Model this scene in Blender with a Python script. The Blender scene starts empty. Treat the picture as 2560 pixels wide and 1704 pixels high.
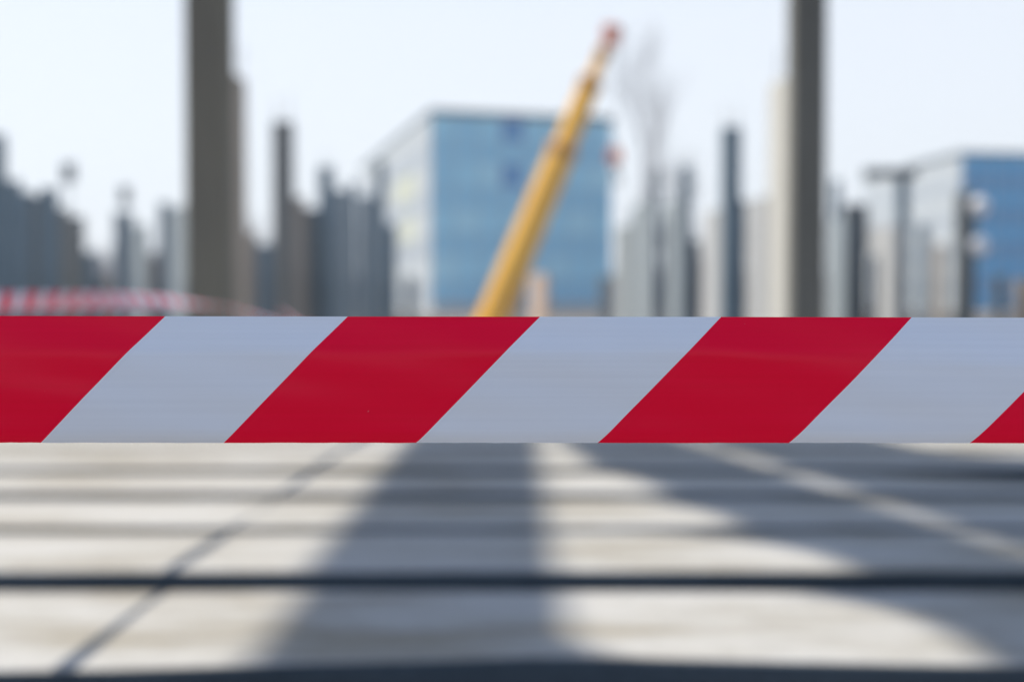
import bpy, bmesh, math, random
from mathutils import Vector, Matrix
R = math.radians
C = bpy.context.scene.collection
S = bpy.context.scene
random.seed(7)

# ------------------------------------------------------------------ camera, sky, sun, exposure
CAMZ, PITCH, F = 1.28, R(1.72), 50.0
cam = bpy.data.cameras.new('camera'); cam.lens = F; cam.sensor_width = 36; cam.sensor_fit = 'HORIZONTAL'
cam.clip_start = 0.05; cam.clip_end = 6000
cam.dof.use_dof = True; cam.dof.focus_distance = 0.874; cam.dof.aperture_fstop = 3.5; cam.dof.aperture_blades = 0
co = bpy.data.objects.new('camera', cam); C.objects.link(co)
co.location = (0, 0, CAMZ); co.rotation_euler = (math.pi/2 - PITCH, 0, 0); S.camera = co

EL, AZ = 52.0, 60.0            # sun elevation, degrees left of the view direction
w = bpy.data.worlds.new('World'); S.world = w; w.use_nodes = True
nt = w.node_tree; bg = nt.nodes['Background']
sky = nt.nodes.new('ShaderNodeTexSky'); sky.sky_type = 'NISHITA'; sky.sun_disc = False
sky.sun_elevation = R(EL); sky.sun_rotation = R(-AZ); sky.altitude = 0; sky.air_density = 1.0; sky.dust_density = .7; sky.ozone_density = 1.2
# thin bright haze veil, the same all round: thickest at the horizon, gone high up
geo = nt.nodes.new('ShaderNodeTexCoord'); sep = nt.nodes.new('ShaderNodeSeparateXYZ'); nt.links.new(geo.outputs['Generated'], sep.inputs[0])
vr = nt.nodes.new('ShaderNodeValToRGB'); e_ = vr.color_ramp.elements
e_[0].position = .0; e_[0].color = (.93, .93, .93, 1); e_[1].position = .5; e_[1].color = (.0, .0, .0, 1)
e_ = vr.color_ramp.elements.new(.19); e_.color = (.86, .86, .86, 1)
nt.links.new(sep.outputs[2], vr.inputs[0])
vm = nt.nodes.new('ShaderNodeMixRGB'); nt.links.new(vr.outputs[0], vm.inputs[0]); nt.links.new(sky.outputs[0], vm.inputs[1])
VEIL = 5.1; vm.inputs[2].default_value = (VEIL*.905, VEIL*.94, VEIL*1.0, 1)
nt.links.new(vm.outputs[0], bg.inputs[0]); bg.inputs[1].default_value = 0.145
sl = bpy.data.lights.new('sun', 'SUN'); sl.energy = 4.7; sl.angle = R(0.85); sl.color = (1.0, .935, .83)
so = bpy.data.objects.new('sun', sl); C.objects.link(so)
SUN = Vector((-math.sin(R(AZ))*math.cos(R(EL)), math.cos(R(AZ))*math.cos(R(EL)), math.sin(R(EL))))
so.rotation_euler = SUN.to_track_quat('Z', 'Y').to_euler(); so.location = (-20, 20, 40)
S.view_settings.view_transform = 'Standard'; S.view_settings.look = 'None'; S.view_settings.gamma = 1
S.view_settings.exposure = 0.45; S.view_settings.use_curve_mapping = False

# ------------------------------------------------------------------ helpers
FP = 3555.5
def wx(px, y): return (px-1280)/FP*y                       # sideways position of a photo column at distance y
def wz(py, y): return CAMZ + y*math.tan(math.atan((852-py)/FP) - PITCH)
def smooth(a, b, t):
    t = max(0, min(1, (t-a)/(b-a))); return t*t*(3-2*t)
def ground_z(y): return -4.0*smooth(21.5, 27, y)*(1-smooth(100, 112, y))

def tag(o, label=None, cat=None, group=None, kind=None):
    if label: o['label'] = label
    if cat: o['category'] = cat
    if group: o['group'] = group
    if kind: o['kind'] = kind
    return o
def link(name, me, mat, parent=None, loc=None):
    o = bpy.data.objects.new(name, me); C.objects.link(o)
    if mat and not me.materials:
        me.materials.append(mat)
    if parent: o.parent = parent
    if loc is not None: o.location = loc
    return o
def empty(name, loc=(0, 0, 0), rz=0):
    o = bpy.data.objects.new(name, None); C.objects.link(o); o.location = loc; o.rotation_euler = (0, 0, rz)
    o.empty_display_size = .3
    return o
class MB:
    def __init__(s): s.v = []; s.f = []
    def box(s, x0, x1, y0, y1, z0, z1, bev=0.0, m=None):
        pts = []
        b = bev
        if b <= 0:
            n = len(s.v)
            P = [(x, y, z) for z in (z0, z1) for y in (y0, y1) for x in (x0, x1)]
            s.v += [tuple(m @ Vector(p)) if m else p for p in P]
            for q in ((0, 2, 3, 1), (4, 5, 7, 6), (0, 1, 5, 4), (2, 6, 7, 3), (0, 4, 6, 2), (1, 3, 7, 5)):
                s.f.append(tuple(n+i for i in q))
            return s
        ring = [(x0+b, y0), (x1-b, y0), (x1, y0+b), (x1, y1-b), (x1-b, y1), (x0+b, y1), (x0, y1-b), (x0, y0+b)]
        cx, cy = (x0+x1)/2, (y0+y1)/2
        def inset(p): return (max(x0+b, min(x1-b, p[0])) , max(y0+b, min(y1-b, p[1])))
        def rr(z, ins): return [((inset(p) if ins else p)[0], (inset(p) if ins else p)[1], z) for p in ring]
        rows = [rr(z0, False), rr(z1-b, False), [(p[0]+(cx-p[0])*b/max(1e-6, (x1-x0)/2), p[1]+(cy-p[1])*b/max(1e-6, (y1-y0)/2), z1) for p in ring]]
        n = len(s.v)
        for r in rows: s.v += [tuple(m @ Vector(p)) if m else p for p in r]
        for k in range(2):
            for i in range(8):
                j = (i+1) % 8
                s.f.append((n+k*8+i, n+k*8+j, n+(k+1)*8+j, n+(k+1)*8+i))
        s.f.append(tuple(n+16+i for i in range(8))); s.f.append(tuple(n+7-i for i in range(8)))
        return s
    def tube(s, path, r, seg=6, caps=True):
        path = [Vector(p) for p in path]
        rs = r if isinstance(r, (list, tuple)) else [r]*len(path)
        n = len(s.v)
        t0 = (path[1]-path[0]).normalized()
        up = Vector((0, 0, 1)) if abs(t0.z) < .9 else Vector((1, 0, 0))
        a = t0.cross(up).normalized()
        for i, p in enumerate(path):
            t = (path[min(i+1, len(path)-1)]-path[max(i-1, 0)]).normalized()
            a = (a - t*a.dot(t)).normalized(); b = t.cross(a)
            for k in range(seg):
                an = 2*math.pi*(k+.5)/seg
                s.v.append(tuple(p + (a*math.cos(an)+b*math.sin(an))*rs[i]))
        for i in range(len(path)-1):
            for k in range(seg):
                j = (k+1) % seg
                s.f.append((n+i*seg+k, n+i*seg+j, n+(i+1)*seg+j, n+(i+1)*seg+k))
        if caps:
            s.f.append(tuple(n+seg-1-k for k in range(seg))); m = n+(len(path)-1)*seg
            s.f.append(tuple(m+k for k in range(seg)))
        return s
    def prism(s, outline, z0, z1):          # counter-clockwise outline in plan
        n = len(s.v); k = len(outline)
        s.v += [(x, y, z0) for x, y in outline] + [(x, y, z1) for x, y in outline]
        s.f.append(tuple(n+k+i for i in range(k))); s.f.append(tuple(n+k-1-i for i in range(k)))
        for i in range(k):
            j = (i+1) % k; s.f.append((n+i, n+j, n+k+j, n+k+i))
        return s
    def mesh(s, name):
        me = bpy.data.meshes.new(name); me.from_pydata(s.v, [], s.f); me.update(); return me
    def build(s, name, mat, parent=None, loc=None):
        return link(name, s.mesh(name), mat, parent, loc)
def bevel(o, wd, seg=2):
    m = o.modifiers.new('bevel', 'BEVEL'); m.width = wd; m.segments = seg; m.limit_method = 'ANGLE'; m.angle_limit = R(35)
    return o

# ------------------------------------------------------------------ materials
def base(name, rough=.8, spec=.3):
    m = bpy.data.materials.new(name); m.use_nodes = True
    b = m.node_tree.nodes['Principled BSDF']; b.inputs['Roughness'].default_value = rough
    b.inputs['Specular IOR Level'].default_value = spec
    return m, m.node_tree, b
def plain(name, col, rough=.7, spec=.3, metal=0, var=.12, scale=1.5):
    m, t, b = base(name, rough, spec); b.inputs['Metallic'].default_value = metal
    tc = t.nodes.new('ShaderNodeTexCoord'); nz = t.nodes.new('ShaderNodeTexNoise'); nz.inputs['Scale'].default_value = scale
    nz.inputs['Detail'].default_value = 6
    t.links.new(tc.outputs['Object'], nz.inputs['Vector'])
    cr = t.nodes.new('ShaderNodeValToRGB'); e = cr.color_ramp.elements
    e[0].position = .3; e[1].position = .72
    e[0].color = (*[c*(1-var) for c in col], 1); e[1].color = (*[min(1, c*(1+var)) for c in col], 1)
    t.links.new(nz.outputs[0], cr.inputs[0]); t.links.new(cr.outputs[0], b.inputs['Base Color'])
    return m
def concrete(name, col, stain, var=.18, scale=1.2, streak=True, bump=.25):
    m, t, b = base(name, .88, .25); N = t.nodes; L = t.links
    tc = N.new('ShaderNodeTexCoord')
    mp = N.new('ShaderNodeMapping'); mp.inputs['Scale'].default_value = (1, 1, .22) if streak else (.45, 1.6, 1)
    L.new(tc.outputs['Object'], mp.inputs[0])
    n1 = N.new('ShaderNodeTexNoise'); n1.inputs['Scale'].default_value = scale; n1.inputs['Detail'].default_value = 8; n1.inputs['Roughness'].default_value = .6
    L.new(mp.outputs[0], n1.inputs['Vector'])
    n2 = N.new('ShaderNodeTexNoise'); n2.inputs['Scale'].default_value = 26; n2.inputs['Detail'].default_value = 6
    L.new(tc.outputs['Object'], n2.inputs['Vector'])
    r1 = N.new('ShaderNodeValToRGB'); e = r1.color_ramp.elements
    e[0].position = .36; e[0].color = (*stain, 1); e[1].position = .56; e[1].color = (*col, 1)
    L.new(n1.outputs[0], r1.inputs[0])
    mx = N.new('ShaderNodeMixRGB'); mx.blend_type = 'MULTIPLY'; mx.inputs[0].default_value = 1
    r2 = N.new('ShaderNodeValToRGB'); e = r2.color_ramp.elements
    e[0].position = .3; e[0].color = (1-var,)*3+(1,); e[1].position = .6; e[1].color = (1, 1, 1, 1)
    L.new(n2.outputs[0], r2.inputs[0]); L.new(r1.outputs[0], mx.inputs[1]); L.new(r2.outputs[0], mx.inputs[2])
    L.new(mx.outputs[0], b.inputs['Base Color'])
    bp = N.new('ShaderNodeBump'); bp.inputs['Strength'].default_value = bump; bp.inputs['Distance'].default_value = .01
    L.new(n2.outputs[0], bp.inputs['Height']); L.new(bp.outputs[0], b.inputs['Normal'])
    return m
M = {}
M['grey'] = concrete('grey_concrete', (.235, .24, .23), (.19, .195, .185))
M['olive'] = concrete('olive_concrete', (.235, .22, .175), (.19, .18, .15))
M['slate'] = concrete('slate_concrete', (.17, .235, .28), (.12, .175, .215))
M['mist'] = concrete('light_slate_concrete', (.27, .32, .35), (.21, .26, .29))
M['brown'] = concrete('brown_concrete', (.37, .32, .27), (.28, .24, .2))
M['pale'] = concrete('pale_concrete', (.46, .46, .45), (.37, .38, .38))
M['cream'] = concrete('cream_concrete', (.56, .55, .5), (.47, .46, .42))
M['white'] = concrete('white_render', (.5, .54, .56), (.43, .47, .5))
M['dark'] = concrete('dark_concrete', (.12, .135, .14), (.09, .105, .11))
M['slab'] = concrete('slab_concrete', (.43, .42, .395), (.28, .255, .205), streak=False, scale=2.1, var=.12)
M['slabside'] = concrete('shade_painted_slab_side', (.06, .08, .1), (.035, .05, .065), streak=False)  # shade painted into the slab sides, darkens joints and front face
M['shadowpanel'] = concrete('shadow_panel_concrete', (.4, .39, .37), (.3, .29, .27), streak=False)  # for the unseen panels added to cast shadow
M['rebar'] = plain('rusty_steel', (.16, .08, .05), .8, .3, .3)
M['steel'] = plain('galvanised_steel', (.4, .41, .42), .5, .5, .7)
M['orange'] = plain('crane_orange', (.98, .5, .035), .4, .5, var=.06, scale=.8)
M['darkorange'] = plain('crane_collar', (.55, .26, .03), .45, .5)
M['red'] = plain('red_paint', (.85, .27, .15), .5, .4)
M['black'] = plain('black_rubber', (.03, .03, .033), .8, .2)
M['glass'] = plain('dark_glass', (.05, .08, .11), .12, .5, var=.05)
M['bluepanel'] = plain('pale_blue_panel', (.34, .72, .92), .55, .35, var=.05, scale=.3)
M['bluepanel_d'] = plain('mid_blue_panel', (.29, .65, .87), .55, .35, var=.05, scale=.3)
M['bluewin'] = plain('blue_glazing', (.27, .62, .84), .5, .4, var=.08, scale=.3)
M['deepwin'] = plain('deep_blue_glazing', (.06, .28, .6), .25, .4)
M['strongblue'] = plain('strong_blue_panel', (.03, .36, .68), .7, .35, var=.06, scale=.3)
M['strongblue_d'] = plain('darker_blue_panel', (.03, .33, .63), .7, .35, var=.06, scale=.3)
M['strongwin'] = plain('navy_glazing', (.03, .25, .52), .5, .4)
M['yellowish'] = plain('pale_lime_panel', (.54, .56, .44), .6, .3)
M['globe'] = plain('opal_globe', (.75, .75, .76), .5, .3, var=.03)
M['darkolive'] = concrete('dark_olive_concrete', (.19, .19, .17), (.15, .15, .135))
M['tan'] = concrete('tan_concrete', (.62, .47, .36), (.5, .38, .3))
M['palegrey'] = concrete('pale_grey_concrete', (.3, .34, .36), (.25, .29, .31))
M['sandy'] = concrete('sandy_concrete', (.5, .43, .35), (.42, .36, .29))
M['roof'] = plain('dark_roofing', (.045, .07, .08), .8, .2)
M['bark'] = plain('grey_bark', (.2, .18, .19), .9, .1)
M['bluebox'] = plain('container_blue', (.05, .2, .36), .5, .4)
M['greybox'] = plain('container_grey', (.14, .16, .19), .5, .4)
M['sand'] = concrete('site_sand', (.2, .18, .155), (.12, .11, .1), streak=False, scale=.6, var=.25, bump=.6)
M['timber'] = plain('weathered_timber', (.33, .24, .15), .8, .2, scale=6)

def tape_mat(name, period, slope, duty, off, hgt, trans):
    """stripes printed on the film; u along the tape and v across it come from the UV map, in metres"""
    m, t, b = base(name, .24, .17); N = t.nodes; L = t.links
    uv = N.new('ShaderNodeUVMap'); sp = N.new('ShaderNodeSeparateXYZ'); L.new(uv.outputs[0], sp.inputs[0])
    def math_(op, a, bb=None):
        n = N.new('ShaderNodeMath'); n.operation = op
        for i, q in enumerate((a, bb)):
            if q is None: continue
            if isinstance(q, (int, float)): n.inputs[i].default_value = q
            else: L.new(q, n.inputs[i])
        return n.outputs[0]
    u = math_('SUBTRACT', sp.outputs[0], math_('MULTIPLY', sp.outputs[1], slope))
    u = math_('ADD', u, 100*period - off)
    fr = math_('FRACT', math_('DIVIDE', u, period))
    red = math_('LESS_THAN', fr, duty)
    mx = N.new('ShaderNodeMixRGB'); L.new(red, mx.inputs[0])
    # faint lengthwise drawing lines of the extruded film
    mp = N.new('ShaderNodeMapping'); mp.inputs['Scale'].default_value = (3, 320, 1); L.new(uv.outputs[0], mp.inputs[0])
    nz = N.new('ShaderNodeTexNoise'); nz.inputs['Scale'].default_value = 1; nz.inputs['Detail'].default_value = 5; L.new(mp.outputs[0], nz.inputs['Vector'])
    mp2 = N.new('ShaderNodeMapping'); mp2.inputs['Scale'].default_value = (260, 420, 1); L.new(uv.outputs[0], mp2.inputs[0])
    n3 = N.new('ShaderNodeTexNoise'); n3.inputs['Scale'].default_value = 1; n3.inputs['Detail'].default_value = 2; L.new(mp2.outputs[0], n3.inputs['Vector'])
    speck = math_('GREATER_THAN', n3.outputs[0], .79)
    cw = N.new('ShaderNodeValToRGB'); e = cw.color_ramp.elements; e[0].position = .3; e[1].position = .7
    e[0].color = (.79, .84, .93, 1); e[1].color = (.82, .87, .96, 1)
    cr = N.new('ShaderNodeValToRGB'); e = cr.color_ramp.elements; e[0].position = .3; e[1].position = .7
    e[0].color = (.94, .0, .036, 1); e[1].color = (.97, .0, .042, 1)
    L.new(nz.outputs[0], cw.inputs[0]); L.new(nz.outputs[0], cr.inputs[0])
    L.new(cw.outputs[0], mx.inputs[1]); L.new(cr.outputs[0], mx.inputs[2])
    m2 = N.new('ShaderNodeMixRGB'); L.new(math_('MULTIPLY', speck, .25), m2.inputs[0]); L.new(mx.outputs[0], m2.inputs[1]); m2.inputs[2].default_value = (.75, .75, .78, 1)
    L.new(m2.outputs[0], b.inputs['Base Color'])
    bp = N.new('ShaderNodeBump'); bp.inputs['Strength'].default_value = .06; bp.inputs['Distance'].default_value = .0004
    L.new(nz.outputs[0], bp.inputs['Height']); L.new(bp.outputs[0], b.inputs['Normal'])
    if trans > 0:
        out = [n for n in N if n.type == 'OUTPUT_MATERIAL'][0]
        tr = N.new('ShaderNodeBsdfTranslucent'); L.new(m2.outputs[0], tr.inputs[0])
        ms = N.new('ShaderNodeMixShader'); ms.inputs[0].default_value = trans
        L.new(b.outputs[0], ms.inputs[1]); L.new(tr.outputs[0], ms.inputs[2]); L.new(ms.outputs[0], out.inputs[0])
    return m

# ------------------------------------------------------------------ ground
def build_ground():
    xs = [-3000, -800, -200, -80] + [-40+i*4 for i in range(21)] + [80, 200, 800, 3000]
    ys = [-3000, -500, -60, -20, -8] + [-4+i*2 for i in range(17)] + [34, 50, 70, 90, 98] + [100+i*1.5 for i in range(9)] + [120, 150, 220, 400, 900, 2500, 5000]
    rnd = random.Random(3); v = []; f = []
    for y in ys:
        for x in xs:
            a = .12 if (y > 24 and y < 112) else .0
            v.append((x, y, ground_z(y) + rnd.uniform(-a, a)))
    nx = len(xs)
    for j in range(len(ys)-1):
        for i in range(nx-1):
            a = j*nx+i; f.append((a, a+1, a+nx+1, a+nx))
    me = bpy.data.meshes.new('ground'); me.from_pydata(v, [], f); me.update()
    tag(link('ground', me, M['sand']), kind='structure')
build_ground()

# ------------------------------------------------------------------ haze
hz = MB().box(-420, 420, -60, 440, -5.3, 30).build('haze', None); hm_ = bpy.data.materials.new('haze_air'); hm_.use_nodes = True
hn = hm_.node_tree; hn.nodes.remove(hn.nodes['Principled BSDF']); pv = hn.nodes.new('ShaderNodeVolumePrincipled')
pv.inputs['Color'].default_value = (.85, .93, 1, 1); pv.inputs['Density'].default_value = .0010; pv.inputs['Anisotropy'].default_value = .2
hn.links.new(pv.outputs[0], hn.nodes['Material Output'].inputs['Volume']); hz.data.materials.append(hm_); tag(hz, kind='stuff')

# ------------------------------------------------------------------ foreground: row of precast slabs
SLABS = 'precast slabs laid side by side on the sand'
def slab(front, back, z1, label, z0=.006):
    """front / back: (x, y) points from left to right"""
    o = MB().prism(front + back[::-1], z0, z1).build('concrete_slab', M['slab'])
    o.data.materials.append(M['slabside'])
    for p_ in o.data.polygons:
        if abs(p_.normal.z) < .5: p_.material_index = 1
    bevel(o, .022, 3)
    tag(o, label, 'concrete slab', SLABS)
    return o
def edge(y_at, x0=-4.9, x1=5.0, n=34, amp=.011, seed=0):
    rn = random.Random(seed)
    return [(x0+(x1-x0)*i/n, y_at(x0+(x1-x0)*i/n) + rn.uniform(-amp, amp)) for i in range(n+1)]
def lerp(pts):
    def f(x):
        if x <= pts[0][0]: return pts[0][1]
        for (a, b), (c, d) in zip(pts, pts[1:]):
            if x <= c: return b+(d-b)*(x-a)/(c-a)
        return pts[-1][1]
    return f
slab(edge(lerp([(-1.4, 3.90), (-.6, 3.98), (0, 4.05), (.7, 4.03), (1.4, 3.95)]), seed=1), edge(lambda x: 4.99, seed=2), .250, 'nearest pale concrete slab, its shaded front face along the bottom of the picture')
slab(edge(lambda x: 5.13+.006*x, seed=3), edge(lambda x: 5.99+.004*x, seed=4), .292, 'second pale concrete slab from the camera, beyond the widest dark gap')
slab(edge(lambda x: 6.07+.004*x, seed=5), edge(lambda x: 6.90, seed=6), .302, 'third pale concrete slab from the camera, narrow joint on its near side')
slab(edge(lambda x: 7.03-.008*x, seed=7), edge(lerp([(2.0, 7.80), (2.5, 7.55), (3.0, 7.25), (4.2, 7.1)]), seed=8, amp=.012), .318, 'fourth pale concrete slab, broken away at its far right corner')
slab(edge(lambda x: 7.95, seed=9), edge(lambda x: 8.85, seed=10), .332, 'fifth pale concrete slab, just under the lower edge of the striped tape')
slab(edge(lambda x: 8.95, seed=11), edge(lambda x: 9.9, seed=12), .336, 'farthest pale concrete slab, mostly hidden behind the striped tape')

# ------------------------------------------------------------------ the sharp barrier tape
PX = .874/FP
def build_tape(name, path, roll, mat, crease, nv=30, thick=.00006):
    """path: list of (x, y, zc); cross-section bows away at both long edges with a soft crease near the top"""
    W = .0790
    def profile(cv):
        prof = []; y = z = 0; last = 0
        for k in range(nv+1):
            v = k/nv
            lo = 1-smooth(0, .16, v); hi = smooth(.86, 1.0, v); cr = smooth(cv-.015, cv+.02, v); c2 = smooth(cv-.13, cv-.11, v)
            th = R(-3 - 26*lo + 3*hi + 13*cr + 5*c2 + 2.5*math.sin(v*17+crease(0)*9))
            if k: y += math.sin((th+last)/2)*W/nv; z += math.cos((th+last)/2)*W/nv
            last = th; prof.append((v*W, y, z))
        return prof
    vs = []; fs = []; uvs = []
    u = 0; rn = random.Random(9)
    for i, p in enumerate(path):
        p = Vector(p); prof = profile(crease(p.x)); mid = prof[-1][2]/2; my = prof[-1][1]/2
        if i: u += (p-Vector(path[i-1])).length
        t = (Vector(path[min(i+1, len(path)-1)])-Vector(path[max(0, i-1)])); t.z = 0; t.normalize()
        nrm = Vector((-t.y, t.x, 0)); ro = roll(p)
        a = .00030*math.sin(p.x*31+1)+.00022*math.sin(p.x*73)+.0002*math.sin(p.x*140+2)
        nick = rn.choice((0, 0, 0, 0, .00012, -.0001))
        for k, (v, dy, dz) in enumerate(prof):
            wv = a*math.sin(k/nv*math.pi) + .0005*math.sin(p.x*9+.6)*math.sin(k/nv*6.283) + .00025*math.sin(p.x*47+k*.5)
            oy, oz = dy+wv-my, dz-mid + (nick if k == 0 else 0)
            oy, oz = oy*math.cos(ro)+oz*math.sin(ro), -oy*math.sin(ro)+oz*math.cos(ro)
            q = p + nrm*oy + Vector((0, 0, oz)); vs.append(tuple(q)); uvs.append((u, v))
    n = nv+1
    for i in range(len(path)-1):
        for k in range(nv): fs.append((i*n+k, (i+1)*n+k, (i+1)*n+k+1, i*n+k+1))
    me = bpy.data.meshes.new(name); me.from_pydata(vs, [], fs)
    ul = me.uv_layers.new(name='UVMap')
    for pl in me.polygons:
        pl.use_smooth = True
        for li, vi in zip(pl.loop_indices, pl.vertices): ul.data[li].uv = uvs[vi]
    o = link(name, me, mat)
    sd = o.modifiers.new('film', 'SOLIDIFY'); sd.thickness = thick; sd.offset = 1; sd.use_rim = False
    return o
# main tape: from a post off the left edge to a post off the right edge
XL, XR = -1.62, 1.60
ZC = wz(949, .874)
n = 520
path = [(XL+(XR-XL)*i/n, .874+.006*math.sin((XL+(XR-XL)*i/n)*2.2), ZC-.0031*(XL+(XR-XL)*i/n)+.0004*math.sin((XL+(XR-XL)*i/n)*5)) for i in range(n+1)]
hm = .079
u_start = (560-1280)*PX - XL          # distance along the tape of one red stripe's lower-left corner
tm = tape_mat('tape_film', .2298, (310*PX)/hm, .514, u_start, hm, 0.055)
t1 = build_tape('barrier_tape', path, lambda p: 0, tm, lambda x: .705 - .10*smooth(.12, .30, x) + .004*math.sin(x*25))
tag(t1, 'sharp red and white diagonally striped barrier tape stretched across the whole picture', 'barrier tape', 'red and white barrier tapes')

def barrier_post(x, y, h, label):
    r = empty('barrier_post', (x, y, 0)); tag(r, label, 'post', 'steel posts holding the tapes')
    MB().tube([(0, 0, .02), (0, 0, h)], .012, 12).build('pole', M['steel'], r)
    MB().tube([(0, 0, 0), (0, 0, .025)], [.15, .14], 20).build('base_plate', M['black'], r)
    MB().tube([(0, 0, h), (0, 0, h+.02)], [.017, .012], 12).build('cap', M['red'], r)
barrier_post(XL, .862, 1.32, 'steel post off the left side that holds the sharp striped tape')
barrier_post(XR, .862, 1.32, 'steel post off the right side that holds the sharp striped tape')

# second tape: runs away from the camera on the left, then on to a pile
p2 = []
ctrl = [(-1.95, 3.6, -.012), (-1.92, 5.2, -.017), (-1.84, 6.6, -.012), (-1.77, 7.6, -.018), (-1.68, 8.6, -.07), (-1.45, 10.2, -.25), (wx(700, 33.6), 33.6, -.3)]
for (a, b) in zip(ctrl, ctrl[1:]):
    m_ = 60 if b[1] < 20 else 30
    for i in range(m_):
        t = i/m_; p2.append(tuple(a[k]+(b[k]-a[k])*t for k in range(3)))
p2 = [(x, y, CAMZ+z) for x, y, z in p2]
tm2 = tape_mat('tape_film_far', .2298, 1.0, .55, 0.05, hm, 0.03)
t2 = build_tape('barrier_tape', p2, lambda p: R(72)*smooth(6.2, 7.8, p.y) + R(12)*math.sin(p.y*4), tm2, lambda x: .7, nv=8)
tag(t2, 'blurred pinkish red and white barrier tape receding at the left behind the sharp one', 'barrier tape', 'red and white barrier tapes')
barrier_post(-1.965, 3.6, 1.38, 'steel post off the left side that starts the blurred receding tape')
barrier_post(-1.45, 10.22, 1.08, 'thin steel post that props the blurred tape beyond the slabs')

# ------------------------------------------------------------------ added frame over the slabs, out of view, shaped to cast their shadows
HF = 9.25
OX, OY = -math.sin(R(AZ))/math.tan(R(EL)), math.cos(R(AZ))/math.tan(R(EL))   # ground shadow -> caster, per metre of height
def up(x, y, h=HF-.28): return (x + OX*h, y + OY*h)
fr = empty('added_shadow_frame', (0, 0, 0)); tag(fr, 'added unseen frame over the slabs that carries shadow-casting panels, its columns outside the picture', 'shadow caster frame')
yA, yB = 3.05+OY*(HF-.28), 11.0+OY*(HF-.28)
for cx in (-11.4, 7.5):
    for cy in (yA, yB):
        bevel(MB().box(-.2, .2, -.2, .2, -.1, HF-.6).build('column', M['grey'], fr, (cx, cy, 0)), .02)
for cy in (yA, yB):
    bevel(MB().box(-12, 8.1, -.2, .2, 0, .598).build('added_crossbeam', M['grey'], fr, (0, cy, HF-.6)), .02)
Y0, Y1 = 1.6, 11.15
def shadow_panel(pts_left, pts_right, label, z=HF+.001, th=.2, name='added_shadow_panel'):  # unseen panel, outlined by the shadow it has to throw
    L_ = [up(x, y) for x, y in pts_left]; R_ = [up(x, y) for x, y in pts_right]
    o = MB().prism(L_[::1] + R_[::-1], z, z+th).build(name, M['shadowpanel'])
    tag(o, label, 'roof panel', 'added panels on the frame that cast the slab shadows'); return o
shadow_panel([(.42, Y0), (.32, 4.0), (.1, 4.2), (.02, 4.4), (.04, 6), (.09, Y1)][::-1], [(-.80, Y0), (-.78, 4), (-.62, Y1)][::-1], 'narrow straight unseen panel added to throw the straight band of shade left of the light patches')
eL = [(1.32, Y0), (1.33, 4.2), (1.32, 4.4), (1.25, 4.65), (1.1, 4.85), (.92, 4.98), (1.28, 5.12), (1.18, 5.5), (.95, 5.78), (.6, 5.98), (1.0, 6.1), (.92, 6.5), (.6, 6.93), (.8, 7.08), (.66, 7.6), (.5, 7.9), (.48, 8.1), (.34, 9.7), (.15, Y1)]
eS = [(2.22, Y0), (2.18, 4.6), (2.02, 5.69), (1.86, 6.55), (1.575, 7.8), (1.34, 8.98), (1.0, Y1)]
eS2 = [(2.36, Y0), (2.32, 4.6), (2.22, 5.69), (2.08, 6.55), (1.83, 7.8), (1.60, 8.98), (1.2, Y1)]
eS = [(x-.2, y) for x, y in eS]; eS2 = [(x-.23, y) for x, y in eS2]
shadow_panel(eS, eL, 'unseen panel added beside the slit of light, its edge scalloped to shape the light patches')
shadow_panel([(7.5, Y0), (7.5, 8.0), (4.2, 8.25), (3.4, 8.4), (2.85, 8.6), (2.5, 8.9), (2.2, Y1)], eS2, 'broad right-hand unseen panel added to keep the right of the slabs in shade')

# ------------------------------------------------------------------ piles and columns
PILES = 'concrete piles driven across the site'
def pile(x0, x1, ytop, d, mat, label, depth=None, rot=0, rebar=0, name='concrete_pile', slant=0, z0=None):
    xa, xb = wx(x0, d), wx(x1, d); wd = xb-xa; dp = depth or wd
    zb = ground_z(d+dp/2)-.15 if z0 is None else z0; zt = wz(ytop, d)
    cx = (xa+xb)/2
    r = empty(name, (cx, d+dp/2, zb), R(rot)); tag(r, label, 'pile', PILES)
    mb = MB(); b = min(.02, wd*.05)
    mb.box(-wd/2, wd/2, -dp/2, dp/2, 0, zt-zb, bev=b)
    if slant:
        mb.v = [(x, y, z - (slant*(x/wd+.5) if z > (zt-zb)*.9 else 0)) for x, y, z in mb.v]
    mb.build('shaft', mat, r)
    rn = random.Random(int(x0*7))
    for k in range(rebar):
        sx, sy = ((-1, -1), (1, -1), (1, 1), (-1, 1))[k]
        h = rn.uniform(.35, .75)
        MB().tube([(0, 0, -.05), (rn.uniform(-.03, .03), 0, h*.6), (rn.uniform(-.12, .12), rn.uniform(-.05, .05), h)], .007, 5).build('rebar', M['rebar'], r, (sx*wd*.32, sy*dp*.32, zt-zb))
    return r
def fin(x0, x1, ytop, d, mat, label, rot=10, th=.16, rebar=0):
    """deep narrow column whose broad left face is seen between x0 and x1"""
    xm = (x0+x1)/2; a = R(rot) + math.atan((xm-1280)/FP)
    dp = (wx(x1, d)-wx(x0, d)) / max(.05, math.sin(a)) * math.cos(math.atan((xm-1280)/FP))
    zb = ground_z(d)-.15; zt = wz(ytop, d)
    # near corner stands at column x1; the broad left face runs back along +y, turned by rot
    r = empty('concrete_fin_column', (wx(x1, d), d, zb), R(rot)); tag(r, label, 'column', 'deep precast columns with a sunlit side')
    m_ = MB().box(0, th, 0, dp, 0, zt-zb, bev=.015)
    m_.build('shaft', mat, r)
    for k in range(rebar):
        MB().tube([(0, 0, -.05), (.02, 0, .3), (.05, .04, .55+.1*k)], .011, 5).build('rebar', M['rebar'], r, (th/2, dp*(k+.5)/rebar, zt-zb))
    return r

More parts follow.
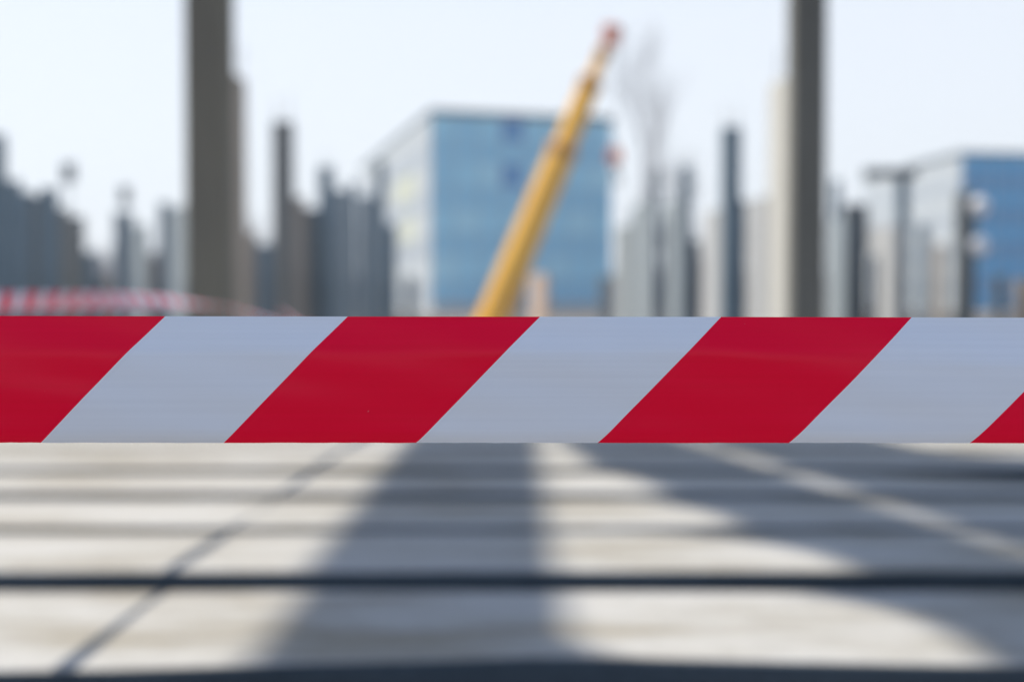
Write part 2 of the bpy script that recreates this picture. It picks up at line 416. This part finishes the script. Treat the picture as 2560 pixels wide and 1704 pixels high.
pile(465, 570, -60, 18.3, M['olive'], 'thick near olive-grey concrete column at left that runs out of the top', rebar=4)
pile(568, 611, 172, 30, M['sandy'], 'tall brownish pile close against the right side of the thick left column', rebar=4, slant=.2, depth=.35)
pile(682, 730, 303, 33.9, M['grey'], 'dark square-topped pile standing clear between the left column and the blue tower', rebar=4)
pile(1978, 2064, -60, 17.8, M['darkolive'], 'thick near dark column at right that runs out of the top', depth=.42, rebar=4)
pile(1806, 1852, 316, 35, M['slate'], 'tall dark square-topped pile between the crane and the thick right column', rebar=4)
pile(1702, 1729, 415, 51, M['slate'], 'slim dark teal pile midway between the blue tower and the thick right column', rebar=2)
pile(797, 832, 416, 48, M['slate'], 'blue-grey pile with a square head left of the blue tower', rebar=2)
# left group
pile(-34, 6, 335, 30, M['slate'], 'dark blue-grey pile cut by the left edge of the picture')
pile(10, 46, 450, 40, M['slate'], 'second dark pile from the left edge, in the slate-blue cluster')
pile(50, 74, 478, 46, M['slate'], 'third pile from the left edge, lower than its neighbour', depth=.4)
pile(76, 98, 486, 52, M['dark'], 'darkest narrow pile inside the left cluster')
pile(102, 138, 470, 38, M['slate'], 'flat-topped blue-grey pile in the middle of the left cluster')
pile(140, 168, 520, 44, M['grey'], 'grey pile at the right of the left cluster, below the dark pole head')
pile(170, 204, 540, 42, M['grey'], 'last full-height grey pile on the right flank of the left cluster')
pile(206, 236, 630, 46, M['slate'], 'short dark stub pile at the foot of the left cluster')
pile(286, 326, 530, 42, M['mist'], 'blue-grey pile standing alone between the left cluster and the thick left column')
fin(330, 362, 560, 52, M['palegrey'], 'pale low column right of the lone blue-grey pile', rot=24)
pile(398, 424, 506, 50, M['mist'], 'slim blue-grey pile just left of the thick left column', depth=.4)
fin(427, 470, 512, 58, M['palegrey'], 'pale wide column tucked behind the left edge of the thick left column', rot=28)
# between the thick left column and the tower
pile(612, 640, 580, 40, M['brown'], 'low brown pile right of the thick left column')
pile(644, 683, 610, 45, M['slate'], 'low slate pile at the foot of the square-topped dark pile')
pile(730, 760, 492, 42, M['brown'], 'reddish-brown pile touching the right of the square-topped dark pile')
pile(764, 796, 520, 47, M['dark'], 'dark low pile between the brown pile and the square-headed blue-grey one')
pile(832, 866, 474, 44, M['mist'], 'grey-blue pile just right of the square-headed blue-grey pile')
pile(870, 892, 455, 52, M['mist'], 'narrow pile in the row left of the blue tower, highest of that row')
pile(897, 936, 490, 46, M['mist'], 'wide grey pile in the row left of the blue tower')
pile(940, 964, 402, 60, M['slate'], 'slim dark pile against the pale side wall of the blue tower')
pile(966, 990, 560, 50, M['slate'], 'short pile in front of the pale side wall of the blue tower')
# right of the tower
fin(1538, 1576, 560, 60, M['palegrey'], 'grey low column at the right corner of the blue tower')
fin(1584, 1626, 500, 52, M['palegrey'], 'pale grey column right of the hanging crane hook', rot=6)
pile(1632, 1646, 425, 58, M['slate'], 'thin dark pile in front of the tall bare tree')
fin(1652, 1700, 500, 50, M['palegrey'], 'pale column left of the slim dark teal pile', rot=8)
pile(1730, 1750, 600, 48, M['dark'], 'low dark stub right of the slim dark teal pile')
fin(1756, 1804, 520, 42, M['pale'], 'pale column touching the left side of the tall dark square-topped pile', rot=8)
pile(1850, 1865, 500, 44, M['dark'], 'narrow dark pile tucked right of the tall dark square-topped pile')
fin(1867, 1912, 490, 40, M['pale'], 'pale column left of the bright cream one', rot=8)
fin(1917, 1972, 188, 26, M['cream'], 'tall bright cream column against the left side of the thick right column', rot=8, rebar=2)
fin(2066, 2110, 545, 42, M['palegrey'], 'pale column just right of the thick right column', rot=2)
pile(2116, 2168, 510, 45, M['dark'], 'wide dark pile right of the thick right column')
fin(2173, 2236, 560, 40, M['pale'], 'pale greenish-white wide column under the left end of the crosshead', rot=2)
pile(2397, 2438, 480, 40, M['dark'], 'dark pile in front of the corner of the strong-blue tower', rebar=2)
pile(2548, 2590, 700, 40, M['brown'], 'low brown pile cut by the right edge of the picture')
fin(1324, 1364, 684, 52, M['tan'], 'short tan column standing right of the crane boom, low against the blue tower', rot=22)

# more of the pile field, farther back
for (x0, x1, yt, d_, mt, lb) in (
    (238, 262, 690, 60, 'dark', 'lowest dark stub in the dip right of the left pile cluster'),
    (364, 392, 640, 55, 'brown', 'low brown pile in the gap left of the slim blue-grey pile'),
    (264, 284, 700, 58, 'brown', 'very low brown stub at the foot of the lone blue-grey pile'),
    (700, 716, 560, 70, 'brown', 'far brown pile seen just behind the dark square-topped pile'),
    (1012, 1040, 690, 72, 'mist', 'low pale pile at the foot of the white side wall of the blue tower'),
    (1500, 1530, 690, 66, 'mist', 'low grey pile in front of the right edge of the blue tower'),
    (1578, 1586, 520, 70, 'slate', 'very thin dark pile between two pale columns right of the blue tower'),
    (1690, 1704, 560, 66, 'brown', 'thin brown pile squeezed left of the slim dark teal pile'),
    (2080, 2100, 450, 75, 'slate', 'blue-grey far pile rising over the pale column right of the thick right column'),
    (2296, 2322, 560, 60, 'mist', 'pale blue-grey pile in front of the white side wall of the strong-blue tower'),
    (2340, 2366, 610, 55, 'sandy', 'low sandy pile in front of the white side wall of the strong-blue tower'),
    (2490, 2512, 690, 58, 'dark', 'low dark stub in front of the strong-blue front near the right edge')):
    pile(x0, x1, yt, d_, M[mt], lb)

# crosshead column
d = 42
tc_ = empty('crosshead_column', (wx(2254, d), d, ground_z(d)-.15)); tag(tc_, 'grey column carrying a long dark crosshead beam right of the thick right column', 'column')
zb = ground_z(d)-.15; zt = wz(444, d); hw = (wx(2268, d)-wx(2240, d))/2
MB().box(-hw, hw, -hw, hw, 0, zt-zb, bev=.02).build('shaft', M['slate'], tc_)
MB().box(wx(2158, d)-wx(2254, d), wx(2286, d)-wx(2254, d), -hw-.02, hw+.02, zt-zb+.002, zt-zb+.26, bev=.02).build('crosshead', M['dark'], tc_)

def site_pole(px, d, y0, y1, hw_px, label):
    """thin mast with a dark floodlight head"""
    x = wx(px, d); zb = ground_z(d); zt = wz(y0, d); zl = wz(y1, d)
    r = empty('floodlight_mast', (x, d, zb)); tag(r, label, 'floodlight', 'floodlight masts on the left of the site')
    MB().tube([(0, 0, -.1), (0, 0, zl-zb)], [.05, .03], 8).build('mast', M['steel'], r)
    hd = MB().box(-hw_px/FP*d/2, hw_px/FP*d/2, -.12, .12, zl-zb+.002, zt-zb, bev=.03).build('lamp_head', M['greybox'], r)
    MB().box(-hw_px/FP*d/2+.04, hw_px/FP*d/2-.04, -.135, -.121, zl-zb+.05, zt-zb-.05).build('lens', M['glass'], hd)
site_pole(175, 55, 408, 456, 30, 'floodlight mast with a dark upright head above the left pile cluster')
site_pole(315, 60, 466, 510, 24, 'floodlight mast with a small dark head above the lone blue-grey pile')

# ------------------------------------------------------------------ buildings
def facade(root, A, B, ztop, zbot, cols, fl_h, mats, win_names=('window', 'pane'), gapw=.12, skip=None, special=None, wfrac=.5):
    """panels and windows standing proud of a wall that runs from A to B (plan)"""
    A = Vector((A[0], A[1], 0)); B = Vector((B[0], B[1], 0)); u = (B-A); Lw = u.length; u.normalize()
    nrm = Vector((u.y, -u.x, 0))                                   # outward, to the right of travel turned to the camera
    rot = math.atan2(u.y, u.x)
    cw = Lw/cols; k = 0
    me_p = {}
    def shared(key, w_, t_, h_):
        if key not in me_p:
            me_p[key] = MB().box(-w_/2, w_/2, -t_, -.002, -h_/2, h_/2, bev=0).mesh(key)
        return me_p[key]
    z = ztop; fi = 0
    while z - fl_h > zbot - fl_h*.7:
        ph = fl_h*(1-wfrac); wh = fl_h*wfrac
        zp = z - ph/2; zw = z - ph - wh/2
        for c in range(cols):
            pc = A + u*(cw*(c+.5))
            if zp - ph/2 > zbot-2:
                m_ = mats['panel'][(c+fi) % len(mats['panel'])] if not (special and (fi, c) in special) else special[(fi, c)]
                me = shared('panel_%s' % m_.name, cw-.16, .10, ph-.06)
                o = link('panel', me, m_, root); o.location = pc - Vector(root.location) + Vector((0, 0, zp)) + nrm*0.0; o.rotation_euler = (0, 0, rot)
            if zw - wh/2 > zbot-2 and not (skip and (fi, c) in skip):
                gm = mats['glass']
                me = shared('window_frame', cw-.16, .06, wh-.06)
                o = link('window', me, mats['frame'], root); o.location = pc - Vector(root.location) + Vector((0, 0, zw)); o.rotation_euler = (0, 0, rot)
                me = shared('pane_%s' % gm.name, cw-gapw-.42, .03, wh-.3)
                p_ = link('pane', me, gm, o); p_.location = (0, -.061, 0)
        z -= fl_h; fi += 1
def block(name, label, A, B, Cc, ztop, wall_m, front, side, roof_over=.35, zb=-.1):
    """A near corner, B end of the front, Cc end of the side wall"""
    root = empty(name, (A[0], A[1], 0)); tag(root, label, 'building', 'buildings behind the site')
    D = (B[0]+Cc[0]-A[0], B[1]+Cc[1]-A[1])
    def loc(p): return (p[0]-A[0], p[1]-A[1])
    pts = [loc(A), loc(B), loc(D), loc(Cc)]
    MB().prism(pts, zb, ztop-.02).build('wall', wall_m, root)
    cx = sum(p[0] for p in pts)/4; cy = sum(p[1] for p in pts)/4
    def out(p, k):
        v = Vector((p[0]-cx, p[1]-cy)); l = v.length; v = v*(1+k/l); return (v.x+cx, v.y+cy)
    rf = MB().prism([out(p, roof_over) for p in pts], ztop, ztop+.32).build('roof', M['roof'], root)
    for (fx, fy, s_, h_) in ((.35, .5, 2.2, 1.0), (.7, .6, 1.2, .7)):
        x = pts[0][0]+(pts[1][0]-pts[0][0])*fx+(pts[3][0]-pts[0][0])*fy; y = pts[0][1]+(pts[1][1]-pts[0][1])*fx+(pts[3][1]-pts[0][1])*fy
        MB().box(x-s_/2, x+s_/2, y-s_/2, y+s_/2, ztop+.322, ztop+.45+h_*.3).build('roof_hatch', M['roof'], rf)
    # facade functions use absolute coordinates
    facade(root, A, B, ztop-.12, 0, *front[:2], front[2], special=front[3] if len(front) > 3 else None, wfrac=front[4] if len(front) > 4 else .5)
    facade(root, Cc, A, ztop-.12, 0, *side[:2], side[2], special=side[3] if len(side) > 3 else None, wfrac=side[4] if len(side) > 4 else .4)
    return root
M['bluepanel_c'] = plain('washed_blue_panel', (.42, .77, .93), .55, .3, var=.05, scale=.3)
blue_m = {'panel': [M['bluepanel'], M['bluepanel_d'], M['bluepanel'], M['bluepanel_c'], M['bluepanel']], 'glass': M['bluewin'], 'frame': M['bluepanel_d']}
M['palewin'] = plain('pale_glazing', (.4, .45, .5), .4, .3)
white_m = {'panel': [M['white']], 'glass': M['palewin'], 'frame': M['white']}
sblue_m = {'panel': [M['strongblue']], 'glass': M['strongwin'], 'frame': M['strongblue_d']}
dA = 120
A = (wx(1080, dA), dA); B = (wx(1528, dA+5.5), dA+5.5); Cc = (wx(905, 172), 172)
deep = {(0, 3): M['deepwin'], (1, 3): M['deepwin']}
block('tower_block', 'pale blue panelled apartment tower with a white side wall, behind the crane boom', A, B, Cc, wz(283, dA), M['white'],
      (8, 3.95, blue_m, deep, .5), (12, 3.95, white_m, {(1, 8): M['yellowish'], (1, 9): M['yellowish'], (2, 8): M['yellowish'], (2, 9): M['yellowish'], (1, 7): M['yellowish']}, .38))
dR = 150
A = (wx(2402, dR), dR); B = (wx(2760, dR+3), dR+3); Cc = (wx(2268, 166), 166)
rb = block('tower_block', 'strong-blue apartment tower with a white side wall, cut by the right edge', A, B, Cc, wz(386, dR), M['white'],
      (9, 3.6, sblue_m, None, .5), (6, 3.6, white_m, None, .3))
dQ = 185
A = (wx(2250, dQ), dQ); B = (wx(2330, dQ+2), dQ+2); Cc = (wx(2160, 200), 200)
block('tower_block', 'distant pale apartment block with a dark roof between the crosshead column and the strong-blue tower', A, B, Cc, wz(430, dQ), M['white'],
      (4, 3.4, {'panel': [M['white']], 'glass': M['bluewin'], 'frame': M['bluepanel']}, None, .4), (4, 3.4, white_m, None, .3))
# globe lamps in front of the strong-blue tower
dg = 37.0; xg = wx(2446, dg); zg = ground_z(dg)
gl = empty('globe_lamp_post', (xg, dg, zg)); tag(gl, 'thin post with two white globes one above the other, in front of the strong-blue tower', 'lamp post')
MB().tube([(-.32, 0, -.1), (-.32, 0, wz(505, dg)-zg)], .035, 8).build('post', M['dark'], gl)
for py in (515, 615):
    me = bpy.data.meshes.new('globe'); bm = bmesh.new(); bmesh.ops.create_uvsphere(bm, u_segments=20, v_segments=12, radius=.24); bm.to_mesh(me); bm.free()
    for p_ in me.polygons: p_.use_smooth = True
    g_ = link('globe', me, M['globe'], gl, (0, 0, wz(py, dg)-zg))
    MB().tube([(-.32, 0, 0), (-.23, 0, 0)], .03, 6).build('bracket', M['dark'], g_)

# ------------------------------------------------------------------ containers far left
for z0, mt, lb in ((0, 'greybox', 'grey shipping container on the far bank at left, under a blue one'), (2.6, 'bluebox', 'blue shipping container stacked on a grey one at the far left')):
    dc = 114.5; xa, xb = wx(-60, dc), wx(112, dc)
    r = empty('shipping_container', ((xa+xb)/2, dc+1.3, z0+.004)); tag(r, lb, 'container', 'stacked shipping containers')
    L_ = (xb-xa)/2
    mb = MB().box(-L_, L_, -1.2, 1.2, .1, 2.5)
    k = -L_+.2
    while k < L_-.2:
        mb.box(k, k+.14, -1.23, -1.201, .2, 2.38); k += .28
    mb.build('body', M[mt], r)
    MB().box(-L_, L_, -1.25, -1.18, 2.5, 2.58).box(-L_, L_, -1.25, -1.18, 0, .1).box(-L_, L_, 1.18, 1.25, 2.5, 2.58).box(-L_, L_, 1.18, 1.25, 0, .1).build('rail', M[mt], r)

# ------------------------------------------------------------------ mobile crane in the pit
def crane():
    d = 60.0; gz = ground_z(d)
    bx, bz = wx(1207, d), wz(850, d)
    root = empty('mobile_crane', (bx, d, gz)); tag(root, 'orange-yellow telescopic mobile crane, boom raised in front of the pale blue tower', 'crane')
    h0 = bz-gz
    ch = MB().box(-8.0, 3.6, -1.25, 1.25, .9, 1.5, bev=.05).box(-6.6, 2.9, -1.1, 1.1, 1.5, 1.75).build('chassis', M['orange'], root)
    for wx_ in (-6.6, -5.0, -1.4, .6, 2.2):
        for sy in (-1.05, 1.05):
            wmb = MB().tube([(0, -.18, 0), (0, -.15, 0), (0, .15, 0), (0, .18, 0)], [.5, .58, .58, .5], 20)
            wo = wmb.build('wheel', M['black'], root, (wx_, sy, .61))
            MB().tube([(0, -.19, 0), (0, .19, 0)], .27, 12).build('rim', M['steel'], wo)
    cb = MB(); cb.prism([(-9.6, -1.2), (-8.02, -1.2), (-8.02, 1.2), (-9.6, 1.2)], .8, 2.3)
    cb.v = [(x + (.25 if (z > 2 and x < -9) else 0), y, z) for x, y, z in cb.v]
    c_ = bevel(cb.build('cab', M['orange'], root), .08)
    MB().box(-9.3, -8.3, -1.215, -1.203, 1.5, 2.15).build('side_window', M['glass'], c_)
    for ox in (-7.4, 3.1):
        for sy in (-1, 1):
            MB().box(-.15, .15, min(0, sy*1.6), max(0, sy*1.6), .75, .95).tube([(0, sy*1.5, .76), (0, sy*1.5, .08)], .06, 8).tube([(0, sy*1.5, .07), (0, sy*1.5, 0)], .28, 12).build('outrigger', M['darkorange'], root, (ox, sy*1.2, 0))
    MB().tube([(0, 0, 1.76), (0, 0, 2.0)], .8, 20).build('turntable', M['black'], root, (-.6, 0, 0))
    MB().box(-3.0, 1.0, -1.0, -.45, 2.0, h0+.35, bev=.05).box(-3.0, 1.0, .45, 1.0, 2.0, h0+.35, bev=.05).build('superstructure', M['orange'], root)
    MB().box(-3.9, -3.02, -1.2, 1.2, 1.9, 2.9, bev=.05).build('counterweight', M['greybox'], root)
    oc = bevel(MB().box(1.1, 2.3, -1.3, -.45, 1.9, 3.3).build('operator_cab', M['orange'], root), .06)
    MB().box(1.3, 2.1, -1.315, -1.303, 2.4, 3.15).build('cab_window', M['glass'], oc)
    P0 = Vector((0, 0, h0)); tip = Vector((wx(1524, d)-bx, 0, wz(88, d)-gz))
    ax = (tip-P0); Ltot = ax.length; ax.normalize()
    def at(py):  # distance along the boom where it crosses photo row py
        return (wz(py, d)-gz-h0)/ax.z
    s = [0-.8, at(372), at(205), at(128), Ltot]
    wd = [(.72, .64), (.55, .49), (.32, .28), (.17, .15)]
    start = [-.8, at(372)-1.2, at(205)-1.0, at(128)-.8]
    for i in range(4):
        mb = MB().tube([P0+ax*start[i], P0+ax*s[i+1]], [wd[i][0], wd[i][1]], 8)
        mb.build('boom_section', M['orange'], root)
    for i in range(3):
        p = P0+ax*s[i+1]
        MB().tube([p-ax*.35, p+ax*.12], wd[i][1]+.07, 8).build('boom_collar', M['darkorange'], root)
    a_ = P0+ax*2.2+Vector((0.2, 0, -.3))
    MB().tube([(.75, 0, 2.3), P0+ax*4.2+Vector((.45, 0, -.2))], .14, 10).build('lift_cylinder', M['steel'], root)
    hd = MB().box(-.32, .36, -.22, .22, -.42, .42, bev=.05, m=Matrix.Translation(tip)).build('boom_head', M['red'], root)
    MB().tube([tip+Vector((.3, -.14, .1)), tip+Vector((.3, .14, .1))], .24, 14).build('sheave', M['greybox'], hd)
    hx = wx(1536, d)-bx; hz = wz(372, d)-gz
    MB().tube([(tip.x+.36, 0, tip.z-.1), (hx+.06, 0, hz)], .016, 5).tube([(tip.x+.3, .1, tip.z-.1), (hx-.06, .1, hz)], .016, 5).build('hoist_rope', M['steel'], root)
    hb = MB().box(-.3, .3, -.14, .14, -.62, 0, bev=.06, m=Matrix.Translation((hx, 0, hz))).build('hook_block', M['red'], root)
    pts = [(hx, 0, hz-.62), (hx, 0, hz-1.0)] + [(hx+.2*math.sin(t)+.0, 0, hz-1.2+.2*math.cos(t)) for t in [x*.4 for x in range(1, 11)]]
    MB().tube(pts, .07, 8).build('hook', M['black'], hb)
crane()

# ------------------------------------------------------------------ bare trees
def tree_meshes(seed, H, spread=.34, lv=5):
    rn = random.Random(seed); tr = MB(); br = MB()
    def grow(p, dr, L_, r, k, mb):
        pts = [p]; rad = [r]; q = p; dd = dr
        for i in range(3):
            dd = (dd + Vector((rn.uniform(-1, 1), rn.uniform(-1, 1), rn.uniform(-.3, .6)))*.13).normalized()
            q = q + dd*L_/3; pts.append(q); rad.append(r*(1-.16*(i+1)))
        mb.tube(pts, rad, 5 if k < 2 else 3, caps=False)
        if k >= lv: return
        nb = rn.choice((3, 4, 4))
        for i in range(nb):
            t = rn.uniform(.45, 1); b0 = pts[0].lerp(pts[-1], t) if i else q
            side = Vector((rn.uniform(-1, 1), rn.uniform(-1, 1), rn.uniform(-.1, .7))).normalized()
            nd = (dd*(1-spread)+side*spread*1.25).normalized() if i else dd
            grow(b0, nd, L_*rn.uniform(.6, .8), r*.55, k+1, br)
    grow(Vector((0, 0, 0)), Vector((0, 0, 1)), H*.34, H*.011, 0, tr)
    # a few more limbs up the leader
    return tr.mesh('trunk'), br.mesh('branches')
TM = [tree_meshes(s, 10.0) for s in (11, 23, 31)]
def tree(px, d, ytop, k, label, sx=1.0, group='bare trees beyond the site'):
    gz = ground_z(d); h = wz(ytop, d)-gz; a, b = TM[k]
    top = max(v.co.z for v in b.vertices)
    r = empty('bare_tree', (wx(px, d), d, gz-.05), random.uniform(0, 6)); tag(r, label, 'tree', group)
    s_ = h/top; r.scale = (s_*sx, s_*sx, s_)
    link('trunk', a, M['bark'], r); link('branches', b, M['bark'], r)
tree(1612, 116, 10, 0, 'tall faint bare tree rising right of the crane hook', .55)
tree(1672, 118, 330, 1, 'smaller bare tree right of the tall faint one', .8)
for i, (px, d, yt, k, lb) in enumerate((
    (-10, 150, 500, 1, 'bare tree behind the pile at the left edge'), (90, 160, 560, 2, 'bare tree behind the left pile cluster'),
    (250, 150, 600, 0, 'bare tree in the gap right of the left pile cluster'), (345, 170, 590, 1, 'bare tree behind the pale low column at left'),
    (440, 150, 560, 2, 'bare tree just left of the thick left column'), (640, 140, 520, 0, 'bare tree right of the thick left column'),
    (770, 150, 500, 1, 'bare tree behind the reddish-brown pile'), (860, 145, 520, 2, 'bare tree left of the pale blue tower'),
    (1760, 170, 520, 0, 'bare tree behind the pale column left of the tall square-topped pile'), (1880, 160, 500, 1, 'bare tree left of the thick right column'),
    (2080, 150, 470, 2, 'bare tree just right of the thick right column'), (2150, 175, 520, 0, 'bare tree behind the wide dark pile'))):
    tree(px, d, yt, k, lb, 1.15)
# low hedge-like wood on the horizon: one mass nobody could count
rn = random.Random(5); mb = MB()
for i in range(5200):
    x = rn.uniform(-150, 150); y = rn.uniform(215, 300)
    h = 6.5+2.5*math.sin(x*.07)+1.5*math.sin(x*.23+1)+rn.uniform(-2, 1.2); h *= rn.uniform(.6, 1)
    if x < -40: h += 2
    lean = rn.uniform(-.8, .8)
    mb.tube([(x, y, 0), (x+lean, y, h)], [rn.uniform(.25, .45), .05], 3, caps=False)
tag(mb.build('distant_wood', M['bark']), 'grey-brown bare wood along the horizon behind the site', 'wood', kind='stuff')
